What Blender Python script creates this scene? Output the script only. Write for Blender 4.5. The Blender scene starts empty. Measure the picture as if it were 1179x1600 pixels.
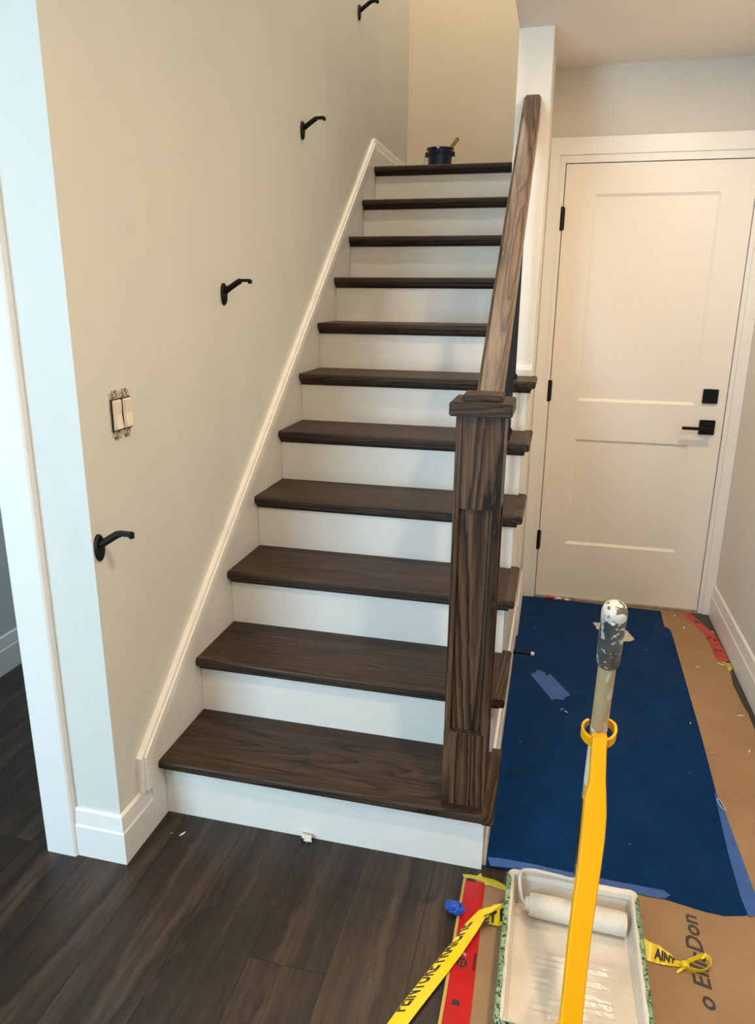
import bpy, bmesh, math, random
from mathutils import Vector, Matrix, noise

# ------------------------------------------------------------------ camera, world, lights, exposure
scn = bpy.context.scene
C = scn.collection
CAM = Vector((0.99525, -1.58074, 1.44079)); CROT = (1.293835, -0.0092977, 0.2398742); FPX = 1130.687
CX, CY = 589.5, 784.0
cd = bpy.data.cameras.new('camera'); cam = bpy.data.objects.new('camera', cd); C.objects.link(cam)
cam.location = CAM; cam.rotation_euler = CROT
cd.sensor_fit = 'VERTICAL'; cd.sensor_height = 36; cd.lens = FPX / 1600 * 36
cd.shift_y = -16 / 1600; cd.clip_start = .02; cd.clip_end = 50
scn.camera = cam
w = bpy.data.worlds.new('world'); scn.world = w; w.use_nodes = True
w.node_tree.nodes['Background'].inputs[0].default_value = (.72, .86, 1, 1)
w.node_tree.nodes['Background'].inputs[1].default_value = 1.0
scn.view_settings.view_transform = 'Standard'; scn.view_settings.look = 'None'
scn.view_settings.exposure = 0.35; scn.view_settings.gamma = 1; scn.view_settings.use_curve_mapping = False
DAY_E, HALL_E, STAIR_E = 108, 9.0, 21
WARM = (1, .74, .48); SOFT = (1, .86, .67)

def area(name, loc, rot, sx, sy, energy, col, shape='RECTANGLE', spread=None, parent=None):
    l = bpy.data.lights.new(name, 'AREA'); l.shape = shape; l.size = sx
    if shape in ('RECTANGLE', 'ELLIPSE'): l.size_y = sy
    l.energy = energy; l.color = col
    if spread: l.spread = spread
    o = bpy.data.objects.new(name, l); C.objects.link(o); o.location = loc; o.rotation_euler = rot
    if parent: o.parent = parent
    return o
# daylight entering through the glazed entry opening behind the camera
area('window_daylight', (-1.12, -3.9, 1.2), (math.radians(90), 0, 0), 1.5, 2.0, DAY_E, (.53, .79, 1.0))
# added fill light to brighten the side room, set behind an invented window
area('side_room_fill', (-.62, 2.44, 1.45), (math.radians(-90), 0, 0), .6, 1.1, 14, (.72, .88, 1.0))

M3 = cam.rotation_euler.to_matrix()
def P(u, v, ax='z', val=0.0):
    """photo pixel -> point on the plane (axis = value)"""
    d = M3 @ Vector(((u - CX) / FPX, -(v - CY) / FPX, -1)); i = 'xyz'.index(ax)
    return CAM + d * ((val - CAM[i]) / d[i])
def PD(u, v, depth):
    return CAM + (M3 @ Vector(((u - CX) / FPX, -(v - CY) / FPX, -1))) * depth

# ------------------------------------------------------------------ materials
MATS = {}
class NT:
    def __init__(s, name):
        s.m = bpy.data.materials.new(name); s.m.use_nodes = True; s.t = s.m.node_tree
        s.b = s.t.nodes['Principled BSDF']; MATS[name] = s.m
    def n(s, typ, **kw):
        nd = s.t.nodes.new(typ)
        for k, v in kw.items():
            if k.startswith('_'): setattr(nd, k[1:], v)
            else:
                key = int(k[1:]) if (k[0] == 'i' and k[1:].isdigit()) else k.replace('_', ' ')
                if hasattr(v, 'is_output'): s.t.links.new(v, nd.inputs[key])
                else: nd.inputs[key].default_value = v
        return nd
    def l(s, a, b): s.t.links.new(a, b)
    def ramp(s, fac, stops):
        r = s.n('ShaderNodeValToRGB'); e = r.color_ramp.elements
        while len(e) < len(stops): e.new(.5)
        for x, (p, c) in zip(e, stops): x.position = p; x.color = (*c, 1)
        s.l(fac, r.inputs[0]); return r.outputs[0]
    def mix(s, fac, a, b, mode='MIX'):
        m = s.n('ShaderNodeMix', _data_type='RGBA', _blend_type=mode)
        for sock, v in ((m.inputs[0], fac), (m.inputs[6], a), (m.inputs[7], b)):
            if hasattr(v, 'is_output'): s.l(v, sock)
            else: sock.default_value = v if not isinstance(v, tuple) else (*v, 1)
        return m.outputs[2]
    def bump(s, h, strength, dist):
        b = s.n('ShaderNodeBump', Strength=strength, Distance=dist); s.l(h, b.inputs['Height']); s.l(b.outputs[0], s.b.inputs['Normal'])
    def coords(s, scale=(1, 1, 1), rnd=True):
        tc = s.n('ShaderNodeTexCoord'); mp = s.n('ShaderNodeMapping'); mp.inputs['Scale'].default_value = scale
        s.l(tc.outputs['Object'], mp.inputs[0])
        if rnd:
            oi = s.n('ShaderNodeObjectInfo'); ml = s.n('ShaderNodeMath', _operation='MULTIPLY', i1=37.0); s.l(oi.outputs['Random'], ml.inputs[0])
            s.l(ml.outputs[0], mp.inputs[1])
        return mp.outputs[0]

def plain(name, col, rough=.5, metal=0, var=.06, scale=6, bump=0, bscale=200, spec=.5):
    t = NT(name); v = t.coords(rnd=False)
    nz = t.n('ShaderNodeTexNoise', Vector=v, Scale=scale, Detail=4.0)
    c = t.ramp(nz.outputs[0], [(.3, tuple(x * (1 - var) for x in col)), (.7, tuple(min(1, x * (1 + var)) for x in col))])
    t.l(c, t.b.inputs['Base Color']); t.b.inputs['Roughness'].default_value = rough; t.b.inputs['Metallic'].default_value = metal
    t.b.inputs['Specular IOR Level'].default_value = spec
    if bump:
        n2 = t.n('ShaderNodeTexNoise', Vector=v, Scale=bscale, Detail=2.0); t.bump(n2.outputs[0], bump, .002)
    return t.m

def wallpaint(name, col, streak=.04):
    t = NT(name); v = t.coords((1.2, 1.2, .35), rnd=False)
    n1 = t.n('ShaderNodeTexNoise', Vector=v, Scale=2.2, Detail=3.0, Roughness=.55)
    c = t.ramp(n1.outputs[0], [(.3, tuple(x * (1 - streak) for x in col)), (.7, tuple(min(1, x * (1 + streak)) for x in col))])
    t.l(c, t.b.inputs['Base Color']); t.b.inputs['Roughness'].default_value = .55; t.b.inputs['Specular IOR Level'].default_value = .3
    v2 = t.coords(rnd=False); n2 = t.n('ShaderNodeTexNoise', Vector=v2, Scale=260.0, Detail=2.0); t.bump(n2.outputs[0], .12, .001)
    return t.m

def wood(name, axis, dark, mid, light, rough=.42, across=22, contours=15.0, along=.55, line=.12, streak=.5, pores=.7):
    """open-grained stained oak: growth rings cut by the board, grain running along a local axis"""
    t = NT(name); k = 'xyz'.index(axis)
    def vec(c, l):
        sc = [c] * 3; sc[k] = l; return t.coords(tuple(sc))
    big = t.n('ShaderNodeTexNoise', Vector=vec(across * .3, along * .3), Scale=1.0, Detail=1.2, Roughness=.4)
    wob = t.n('ShaderNodeTexNoise', Vector=vec(across * 2.5, along * 9), Scale=1.0, Detail=2.0)
    mul = t.n('ShaderNodeMath', _operation='MULTIPLY', i1=contours); t.l(big.outputs[0], mul.inputs[0])
    ad = t.n('ShaderNodeMath', _operation='MULTIPLY_ADD', i1=.55); t.l(wob.outputs[0], ad.inputs[0]); t.l(mul.outputs[0], ad.inputs[2])
    fr = t.n('ShaderNodeMath', _operation='FRACT'); t.l(ad.outputs[0], fr.inputs[0])
    pore = t.n('ShaderNodeTexNoise', Vector=vec(300., 9.), Scale=1.0, Detail=3.0, Roughness=.6)
    med = t.n('ShaderNodeTexNoise', Vector=vec(45., 2.0), Scale=1.0, Detail=3.0)
    col = t.ramp(fr.outputs[0], [(0, dark), (line, tuple((a + b) / 2 for a, b in zip(dark, mid))), (line * 2.2, mid), (.75, light), (.96, mid), (1, dark)])
    st = t.ramp(med.outputs[0], [(.3, (.55, .52, .5)), (.7, (1.15, 1.15, 1.15))])
    c = t.mix(streak, col, st, 'MULTIPLY')
    pr = t.ramp(pore.outputs[0], [(.40, (.45, .42, .40)), (.58, (1, 1, 1))])
    c = t.mix(pores, c, pr, 'MULTIPLY')
    t.l(c, t.b.inputs['Base Color']); t.b.inputs['Roughness'].default_value = rough; t.b.inputs['Specular IOR Level'].default_value = .26
    t.bump(pore.outputs[0], .2, .001)
    return t.m

OAKD, OAKM, OAKL = (.013, .0075, .0045), (.050, .029, .017), (.080, .048, .029)
W_X = wood('oak_tread', 'x', OAKD, OAKM, (.070, .042, .025), rough=.5, across=30, along=1.4, contours=24)
W_Y = wood('oak_return', 'y', OAKD, OAKM, (.10, .062, .038), rough=.5, across=30, along=2.4, contours=14)
W_Z = wood('oak_newel', 'z', (.010, .005, .0025), (.075, .041, .021), (.140, .082, .044), across=30, along=1.5, contours=20, line=.17, streak=.7)
W_R = wood('oak_rail', 'y', (.035, .020, .011), (.13, .080, .047), (.19, .122, .076), rough=.33, across=30, along=2.0, contours=24, line=.16, streak=.6)
FLOORM = wood('vinyl_plank', 'y', (.022, .014, .0095), (.041, .026, .0175), (.072, .048, .033), rough=.38, across=18, contours=5, along=1.6, line=.2, streak=.9, pores=.6)
FLOORM.node_tree.nodes['Principled BSDF'].inputs['Specular IOR Level'].default_value = .4
WALL = wallpaint('greige_wall_paint', (.68, .68, .64))
WALLD = wallpaint('side_room_shaded_paint', (.50, .53, .52), .02)  # darker wall paint, the side room's shade put into its colour
CEIL = wallpaint('ceiling_paint', (.88, .81, .73), .015)
TRIM = plain('white_trim_paint', (.82, .80, .76), .35, var=.012)
DOORM = plain('white_door_paint', (.83, .78, .71), .42, var=.012, bump=.06, bscale=120)
RISER = plain('white_riser_paint', (.80, .78, .73), .33, var=.015)
BLACK = plain('matte_black_metal', (.004, .004, .004), .5, var=.2, spec=.25)
SWITCH = plain('ivory_switch_plastic', (.80, .73, .62), .3, var=.02)
METAL = plain('zinc_strap', (.42, .40, .36), .45, .8, var=.3, scale=200)
GLASSY = plain('white_rubber', (.8, .8, .78), .5)
BRUSHW = plain('brush_handle_wood', (.28, .15, .05), .5, var=.4, scale=90)
NAVY = plain('navy_pail_plastic', (.004, .007, .05), .22, var=.1)
YEL = plain('yellow_plastic', (.92, .43, .001), .36, var=.02, spec=.3)
DEBRIS = plain('white_paint_flakes', (.75, .72, .66), .6, var=.1, scale=60)
PAPER = plain('torn_paper', (.60, .53, .47), .7, var=.2, scale=50)
INK = plain('black_print', (.018, .017, .016), .6, var=.1)
GREYINK = plain('grey_print', (.045, .042, .038), .7, var=.25, scale=40)
REDT = plain('red_tape', (.50, .006, .008), .3, var=.12, scale=14)
REDF = plain('faded_red_tape', (.46, .045, .035), .45, var=.25, scale=30)
YTAPE = plain('yellow_barrier_tape', (.84, .60, .010), .28, var=.06, scale=20, bump=.2, bscale=60)
YGTAPE = plain('yellow_green_film', (.50, .44, .035), .3, var=.3, scale=25)
BTAPE = plain('blue_painters_tape', (.030, .105, .36), .55, var=.12, scale=18, bump=.15, bscale=90)
CLEAR = plain('clear_tape_bits', (.32, .40, .52), .3, var=.2)
FOAM = None

def splat(name, base, spots, thr, rough, scale=55, base2=None, stretch=(1, 1, 1)):
    t = NT(name); v = t.coords(stretch, rnd=False)
    n1 = t.n('ShaderNodeTexNoise', Vector=v, Scale=scale, Detail=2.0, Roughness=.5)
    f = t.ramp(n1.outputs[0], [(thr, (0, 0, 0)), (thr + .03, (1, 1, 1))])
    b = base
    if base2:
        n2 = t.n('ShaderNodeTexNoise', Vector=v, Scale=scale * .4, Detail=3.0)
        b = t.ramp(n2.outputs[0], [(.4, base), (.6, base2)])
    c = t.mix(f, b, spots)
    t.l(c, t.b.inputs['Base Color']); t.b.inputs['Roughness'].default_value = rough
    t.bump(f, .3, .001)
    return t.m
FOAM = splat('splattered_grey_grip', (.050, .055, .052), (.48, .47, .43), .575, .35, 75, (.085, .09, .085))
FOAMT = splat('paint_covered_grip_end', (.60, .57, .50), (.11, .11, .10), .52, .3, 70)
SHAFT = splat('dull_pole_shaft', (.50, .38, .21), (.58, .50, .37), .60, .4, 40, (.42, .31, .16), (1, 1, .3))
BLKROD = splat('splattered_black_handle', (.008, .008, .008), (.5, .42, .2), .66, .4, 80)
GREEN = splat('splattered_green_rim', (.15, .29, .14), (.012, .028, .018), .56, .4, 150, (.32, .46, .28))
PAINTW = None
def wetpaint(name, rough=.16, bs=55, st=.35):
    t = NT(name); v = t.coords(rnd=False)
    n1 = t.n('ShaderNodeTexNoise', Vector=v, Scale=9.0, Detail=2.0)
    c = t.ramp(n1.outputs[0], [(.35, (.70, .64, .55)), (.65, (.76, .71, .63))])
    t.l(c, t.b.inputs['Base Color']); t.b.inputs['Roughness'].default_value = rough
    n2 = t.n('ShaderNodeTexNoise', Vector=v, Scale=bs, Detail=3.0); t.bump(n2.outputs[0], st, .004)
    return t.m
PAINTW = wetpaint('wet_white_paint'); NAP = wetpaint('paint_soaked_nap', .5, 230, .8)

def bluesheet():
    t = NT('blue_sheet_plastic'); v = t.coords(rnd=False)
    n1 = t.n('ShaderNodeTexNoise', Vector=v, Scale=7.0, Detail=6.0, Roughness=.6)
    c = t.ramp(n1.outputs[0], [(.3, (.0003, .022, .092)), (.7, (.0006, .033, .130))])
    n2 = t.n('ShaderNodeTexNoise', Vector=v, Scale=11.0, Detail=5.0, Roughness=.65)
    f = t.ramp(n2.outputs[0], [(.60, (0, 0, 0)), (.70, (.75, .75, .75))]); c = t.mix(f, c, (.002, .010, .028))
    n6 = t.n('ShaderNodeTexNoise', Vector=v, Scale=3.2, Detail=8.0, Roughness=.7)
    f6 = t.ramp(n6.outputs[0], [(.52, (0, 0, 0)), (.72, (.5, .5, .5))]); c = t.mix(f6, c, (.022, .036, .055))
    n3 = t.n('ShaderNodeTexVoronoi', Vector=v, Scale=13.0); f3 = t.ramp(n3.outputs[0], [(.03, (1, 1, 1)), (.06, (0, 0, 0))])
    n4 = t.n('ShaderNodeTexNoise', Vector=v, Scale=5.0); f4 = t.ramp(n4.outputs[0], [(.52, (0, 0, 0)), (.56, (1, 1, 1))])
    f34 = t.mix(1.0, f3, f4, 'MULTIPLY'); c = t.mix(f34, c, (.25, .30, .36))
    t.l(c, t.b.inputs['Base Color']); t.b.inputs['Roughness'].default_value = .5; t.b.inputs['Specular IOR Level'].default_value = .06
    n5 = t.n('ShaderNodeTexNoise', Vector=v, Scale=16.0, Detail=2.0); t.bump(n5.outputs[0], .12, .004)
    return t.m
BLUE = bluesheet()
def cardboard():
    t = NT('brown_cardboard'); v = t.coords(rnd=False)
    n1 = t.n('ShaderNodeTexNoise', Vector=v, Scale=5.0, Detail=6.0, Roughness=.6)
    c = t.ramp(n1.outputs[0], [(.3, (.30, .175, .085)), (.7, (.37, .225, .115))])
    n2 = t.n('ShaderNodeTexNoise', Vector=v, Scale=38.0, Detail=3.0)
    f = t.ramp(n2.outputs[0], [(.73, (0, 0, 0)), (.76, (.8, .8, .8))]); c = t.mix(f, c, (.07, .04, .025))
    t.l(c, t.b.inputs['Base Color']); t.b.inputs['Roughness'].default_value = .7
    t.bump(n1.outputs[0], .1, .003); return t.m
CARD = cardboard()
def emit(name, col, s):
    t = NT(name); t.b.inputs['Base Color'].default_value = (*col, 1)
    t.b.inputs['Emission Color'].default_value = (*col, 1); t.b.inputs['Emission Strength'].default_value = s; return t.m
LENS = emit('lit_lens', (1, .8, .55), 9)
t = NT('window_glass'); t.b.inputs['Transmission Weight'].default_value = 1; t.b.inputs['Roughness'].default_value = 0; t.b.inputs['IOR'].default_value = 1.05
GLASS = t.m

# ------------------------------------------------------------------ mesh helpers
def empty(name, loc=(0, 0, 0), label=None, cat=None, group=None, kind=None):
    o = bpy.data.objects.new(name, None); C.objects.link(o); o.location = loc; o.empty_display_size = .05
    return tag(o, label, cat, group, kind)
def tag(o, label=None, cat=None, group=None, kind=None):
    for k, v in (('label', label), ('category', cat), ('group', group), ('kind', kind)):
        if v: o[k] = v
    return o
def obj(name, bm, mat, parent=None, smooth=False, label=None, cat=None, group=None, kind=None):
    """bm holds world coordinates; the origin moves to the mesh centre"""
    bm.normal_update()
    vs = [v.co for v in bm.verts]
    lo = Vector([min(v[i] for v in vs) for i in range(3)]); hi = Vector([max(v[i] for v in vs) for i in range(3)])
    c = (lo + hi) / 2
    bmesh.ops.translate(bm, verts=bm.verts, vec=-c)
    bmesh.ops.recalc_face_normals(bm, faces=bm.faces)
    me = bpy.data.meshes.new(name); bm.to_mesh(me); bm.free()
    o = bpy.data.objects.new(name, me); C.objects.link(o)
    for m in (mat if isinstance(mat, (list, tuple)) else [mat]): me.materials.append(m)
    if smooth:
        for p in me.polygons: p.use_smooth = True
        try: me.set_sharp_from_angle(angle=math.radians(40))
        except Exception: pass
    if parent is not None:
        o.parent = parent; o.location = c - world_loc(parent)
    else: o.location = c
    return tag(o, label, cat, group, kind)
def world_loc(o):
    v = Vector(o.location)
    while o.parent is not None: o = o.parent; v += o.location
    return v
def box(bm, x0, x1, y0, y1, z0, z1, bev=0):
    r = bmesh.ops.create_cube(bm, size=1, matrix=Matrix.Translation(((x0 + x1) / 2, (y0 + y1) / 2, (z0 + z1) / 2)) @ Matrix.Diagonal((x1 - x0, y1 - y0, z1 - z0, 1)))
    if bev:
        es = list({e for v in r['verts'] for e in v.link_edges})
        bmesh.ops.bevel(bm, geom=es, offset=bev, segments=2, affect='EDGES', clamp_overlap=True)
    return bm
def B(*a, bev=0): return box(bmesh.new(), *a, bev=bev)
def prism(pts, vec, bm=None):
    """closed polygon of 3-D points extruded by vec"""
    bm = bm or bmesh.new(); vec = Vector(vec)
    a = [bm.verts.new(Vector(p)) for p in pts]; b = [bm.verts.new(Vector(p) + vec) for p in pts]
    bm.faces.new(a); bm.faces.new(b[::-1]); n = len(a)
    for i in range(n): bm.faces.new((a[i], b[i], b[(i + 1) % n], a[(i + 1) % n]))
    return bm
def slab(pts, z0, z1): return prism([(p[0], p[1], z0) for p in pts], (0, 0, z1 - z0))
def loft(rings, bm=None, cap=True, closed=True):
    bm = bm or bmesh.new(); R = [[bm.verts.new(Vector(p)) for p in r] for r in rings]; n = len(R[0])
    for a, b in zip(R, R[1:]):
        for i in range(n if closed else n - 1): bm.faces.new((a[i], a[(i + 1) % n], b[(i + 1) % n], b[i]))
    if cap and closed: bm.faces.new(R[0][::-1]); bm.faces.new(R[-1])
    return bm
def frame(d):
    d = Vector(d).normalized(); up = Vector((0, 0, 1)) if abs(d.z) < .95 else Vector((0, 1, 0))
    s = d.cross(up).normalized(); return s, s.cross(d).normalized()
def tube(pts, rad, n=10, bm=None):
    pts = [Vector(p) for p in pts]; rads = rad if isinstance(rad, (list, tuple)) else [rad] * len(pts); rings = []
    for i, p in enumerate(pts):
        d = pts[min(i + 1, len(pts) - 1)] - pts[max(i - 1, 0)]
        s, u = frame(d)
        rings.append([p + (s * math.cos(2 * math.pi * k / n) + u * math.sin(2 * math.pi * k / n)) * rads[i] for k in range(n)])
    return loft(rings, bm)
def lathe(prof, cx, cy, n=28, bm=None):
    rings = [[(cx + r * math.cos(2 * math.pi * k / n), cy + r * math.sin(2 * math.pi * k / n), z) for k in range(n)] for r, z in prof]
    return loft(rings, bm)
def strip(L, Rr, th=.0008, sub=6):
    """thin ribbon between two edge polylines, given thickness"""
    def dens(a):
        out = []
        for p, q in zip(a, a[1:]):
            for k in range(sub): out.append(Vector(p).lerp(Vector(q), k / sub))
        return out + [Vector(a[-1])]
    L, Rr = dens(L), dens(Rr); rings = []
    for i, (a, b) in enumerate(zip(L, Rr)):
        d = L[min(i + 1, len(L) - 1)] - L[max(0, i - 1)]
        nrm = d.cross(b - a)
        nrm = nrm.normalized() if nrm.length > 1e-9 else Vector((0, 0, 1))
        if nrm.z < 0: nrm = -nrm
        rings.append([a, b, b + nrm * th, a + nrm * th])
    return loft(rings)
def text_bm(body, size=1.0, shear=0, bold=0.0, space=1.0):
    cu = bpy.data.curves.new('t', 'FONT'); cu.body = body; cu.size = size; cu.shear = shear; cu.offset = bold; cu.space_character = space; cu.resolution_u = 3
    o = bpy.data.objects.new('t', cu); C.objects.link(o)
    me = bpy.data.meshes.new_from_object(o.evaluated_get(bpy.context.evaluated_depsgraph_get()))
    bm = bmesh.new(); bm.from_mesh(me); bpy.data.objects.remove(o); bpy.data.meshes.remove(me); bpy.data.curves.remove(cu)
    return bm

# ------------------------------------------------------------------ dimensions
r, g, n = .19, .2424, .0325
W, WS = .926, .897                    # tread ends, outer side of the stair
XL, XP0, XP1, YP = -.015, .78, .903, 1.40   # stair wall face, wall end left/right, its front
D = 1.8765; ZC = 2.365; XR = 1.7956; YB = 3.30; ZU = 4.9
S = 'structure'

# ------------------------------------------------------------------ setting
floor = obj('floor', B(-2.7, 1.92, -3.9, 2.5, -.06, -.004), plain('subfloor', (.05, .04, .03), .8), kind=S)
rnd = random.Random(4)
PW, PL = .18, 1.22
meshes = {}
i = 0
x = .78 - PW * 11
while x < XR:
    x0, x1 = x, min(x + PW, 1.80)
    off = rnd.uniform(0, PL); y = -3.78 - off
    while y < 2.45:
        a, b = max(y, -3.78), min(y + PL, 2.45)
        if b - a > .05 and b > -2.2 and not (x1 < -1.1 and a > -.1):
            key = (round(x1 - x0, 3), round(b - a, 2))
            if key not in meshes:
                bm = bmesh.new(); box(bm, -(x1 - x0) / 2 + .0002, (x1 - x0) / 2 - .0002, -(b - a) / 2 + .0002, (b - a) / 2 - .0002, -.002, .002, bev=.0003)
                me = bpy.data.meshes.new('plank'); bm.to_mesh(me); bm.free(); me.materials.append(FLOORM); meshes[key] = me
            o = bpy.data.objects.new('plank', meshes[key]); C.objects.link(o); o.parent = floor
            o.location = Vector(((x0 + x1) / 2, (a + b) / 2, -.002)) - floor.location
        y += PL
    x += PW

obj('wall_left', B(-.215, XL, -.20, 3.42, 0, ZU), WALL, kind=S)
obj('wall_landing', B(XL, 1.0, YB, 3.42, 0, ZU), wallpaint('landing_paint', (.70, .62, .50), .03), kind=S)
obj('wall_stair_right', B(XP0, XP1, YP, YB, 0, ZU), plain('white_wall_end', (.80, .765, .70), .45, var=.01), kind=S)
obj('wall_stair_upper', B(XP0, XP1, -.20, YP, 2.65, ZU), WALL, kind=S)
obj('wall_stair_front_upper', B(XL, XP0, -.32, -.20, 2.65, ZU), WALL, kind=S)
obj('wall_back', B(XP1, 1.92, 1.90, 2.02, 0, 2.65), wallpaint('hall_paint', (.66, .62, .555), .02), kind=S)
obj('wall_right', B(XR, 1.92, -3.9, 1.90, 0, 2.65), wallpaint('right_wall_paint', (.74, .69, .61), .02), kind=S)
obj('ceiling_hall', B(XP0, 1.92, -3.9, 1.90, ZC, 2.65), CEIL, kind=S)
obj('ceiling_entry', B(-2.7, XP0, -3.9, -.20, ZC, 2.65), CEIL, kind=S)
obj('ceiling_side_room', B(-1.15, -.215, -.20, 2.5, ZC, 2.65), CEIL, kind=S)
obj('ceiling_upper', B(-.215, 1.0, -.32, 3.42, ZU, ZU + .1), CEIL, kind=S)
bm = bmesh.new(); box(bm, -2.7, -1.05, -.20, -.08, 0, ZC); box(bm, -1.05, -.215, -.20, -.08, 2.08, ZC)
obj('wall_entry_front', bm, WALL, kind=S)
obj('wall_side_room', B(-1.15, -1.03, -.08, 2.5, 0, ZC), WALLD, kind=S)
bm = bmesh.new()
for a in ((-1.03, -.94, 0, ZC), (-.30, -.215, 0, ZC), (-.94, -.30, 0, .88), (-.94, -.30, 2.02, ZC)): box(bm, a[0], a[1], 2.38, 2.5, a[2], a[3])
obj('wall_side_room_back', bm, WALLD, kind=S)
bm = bmesh.new()
for a in ((-.94, -.90, .88, 2.02), (-.34, -.30, .88, 2.02), (-.90, -.34, .88, .92), (-.90, -.34, 1.98, 2.02), (-.90, -.34, 1.43, 1.47)): box(bm, a[0], a[1], 2.39, 2.42, a[2], a[3])
obj('added_window', bm, TRIM, kind=S)  # unseen window frame, added to go with the side room fill light
obj('wall_entry_left', B(-2.82, -2.7, -3.9, -.08, 0, 2.65), WALL, kind=S)
bm = bmesh.new(); box(bm, -2.7, -1.9, -3.9, -3.78, 0, ZC); box(bm, -.34, XR, -3.9, -3.78, 0, ZC)
box(bm, -1.9, -.34, -3.9, -3.78, 2.25, ZC); box(bm, -1.9, -.34, -3.9, -3.78, 0, .15)
obj('wall_rear', bm, WALL, kind=S)
wf = bmesh.new()
for a in ((-1.9, -1.84, .15, 2.25), (-.40, -.34, .15, 2.25), (-1.84, -.40, .15, .21), (-1.84, -.40, 2.19, 2.25), (-1.14, -1.10, .21, 2.19)):
    box(wf, a[0], a[1], -3.86, -3.81, a[2], a[3])
obj('window_1', wf, TRIM, kind=S)

# baseboards: (profile out from the wall, height)
BBP = [(0, 0), (.014, 0), (.014, .092), (.011, .097), (.008, .138), (.004, .143), (0, .143)]
def baseboard(name, p0, p1, out, parent=None, h=.143, kind=S, z=0, mat=TRIM):
    out = Vector(out); k = h / .143
    return obj(name, prism([Vector((*p0, z)) + out * a + Vector((0, 0, b * k)) for a, b in BBP], Vector((*p1, z)) - Vector((*p0, z))), mat, parent, kind=kind)
baseboard('baseboard_right', (XR, -3.78), (XR, 1.86), (-1, 0, 0), h=.154)
baseboard('baseboard_side_room', (-1.03, -.08), (-1.03, 2.38), (1, 0, 0), h=.15, mat=plain('side_room_baseboard', (.66, .67, .65), .45, var=.02))
# end of the stair wall: one piece on its front, one returning along the stair side
bb = []
for (a, b) in BBP: bb.append((a, b))
bm = bmesh.new()
rings = []
for px, ox in ((-.146, None), (XL, 1)):
    rings.append([(px + (a if ox else 0), -.20 - a, b) for a, b in BBP])
rings.append([(XL + a, -.0682, b) for a, b in BBP])
obj('baseboard_left', loft(rings, bm), TRIM, kind=S)
baseboard('baseboard_stair', (WS, .018), (WS, YP), (1, 0, 0))
baseboard('baseboard_hall', (XP1, YP), (XP1, 1.855), (1, 0, 0))
# casing of the side doorway
bm = prism([(-.236, -.20, 0), (-.236, -.219, 0), (-.232, -.222, 0), (-.150, -.222, 0), (-.146, -.218, 0), (-.146, -.20, 0)], (0, 0, 2.16))
obj('trim_1', bm, TRIM, kind=S)
obj('trim_2', B(-.236, -.215, -.20, -.08, 0, 2.08), TRIM, kind=S)

# hall door with casing
bm = bmesh.new()
def yp(x, z, y): return (x, y, z)
cz = 2.090
for (x0, x1, z0, z1) in ((.904, .950, 0, cz), (1.752, XR, 0, cz), (.950, 1.752, 2.022, cz)): box(bm, x0, x1, 1.858, 1.90, z0, z1, bev=.002)
for (x0, x1, z0, z1) in ((.950, .972, 0, 2.022), (1.7345, 1.752, 0, 2.022), (.972, 1.7345, 1.992, 2.022)): box(bm, x0, x1, 1.866, 1.90, z0, z1, bev=.0015)
obj('trim_3', bm, TRIM, kind=S)
door = empty('door_1', (1.353, D, 0), kind=S)
dl, dr, dh, db = .9755, 1.7315, 1.989, .012
bm = bmesh.new()
PANELS = ((1.102, 1.606, .986, 1.869), (1.099, 1.605, .291, .807))
xs = [dl, 1.1005, 1.6055, dr]; zs = [db, .291, .807, .986, 1.869, dh]
for a in range(3):
    for b in range(5):
        if a == 1 and b in (1, 3): continue
        box(bm, xs[a], xs[a + 1], D, 1.899, zs[b], zs[b + 1])
bmesh.ops.remove_doubles(bm, verts=bm.verts, dist=1e-5)
obj('door_slab', bm, DOORM, door)
for (z0, z1) in ((.291, .807), (.986, 1.869)):
    bm = bmesh.new(); x0, x1 = 1.1005, 1.6055; q = .012; dp = .008
    o4 = [(x0, D + .0003, z0), (x1, D + .0003, z0), (x1, D + .0003, z1), (x0, D + .0003, z1)]
    i4 = [(x0 + q, D + dp, z0 + q), (x1 - q, D + dp, z0 + q), (x1 - q, D + dp, z1 - q), (x0 + q, D + dp, z1 - q)]
    b4 = [(p[0], 1.898, p[2]) for p in o4]
    loft([b4, o4, i4], bm); obj('door_panel', bm, DOORM, door)
for z in (1.771, 1.028, .303):
    h = empty('hinge', Vector((.973, D, z)) - door.location); h.parent = door
    bm = tube([(.9715, D - .009, z - .047), (.9715, D - .009, z + .047)], .0075, 12); obj('knuckle', bm, BLACK, h, True)
    bm = B(.9715, .983, D - .004, D - .0002, z - .045, z + .045); obj('leaf', bm, BLACK, h)
    bm = bmesh.new()
    for zz in (-.049, .047): bm = tube([(.9715, D - .009, z + zz), (.9715, D - .009, z + zz + .002)], .006, 10, bm)
    obj('finial', bm, BLACK, h)
db_ = empty('deadbolt', Vector((1.664, D, 1.029)) - door.location); db_.parent = door; db_['label'] = 'square black deadbolt'
obj('rosette', B(1.664 - .0315, 1.664 + .0315, D - .012, D - .0002, 1.029 - .0315, 1.029 + .0315, bev=.002), BLACK, db_)
obj('thumb_turn', B(1.664 - .018, 1.664 + .018, D - .030, D - .012, 1.029 - .005, 1.029 + .005, bev=.002), BLACK, db_)
lv = empty('lever_handle', Vector((1.668, D, .893)) - door.location); lv.parent = door; lv['label'] = 'square black lever handle'
obj('rosette', B(1.666 - .0325, 1.666 + .0325, D - .012, D - .0002, .891 - .0325, .891 + .0325, bev=.002), BLACK, lv)
obj('spindle', tube([(1.666, D - .012, .891), (1.666, D - .05, .891)], .009, 14), BLACK, lv, True)
obj('lever', B(1.556, 1.678, D - .060, D - .046, .891 - .0065, .891 + .0065, bev=.002), BLACK, lv)
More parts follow.
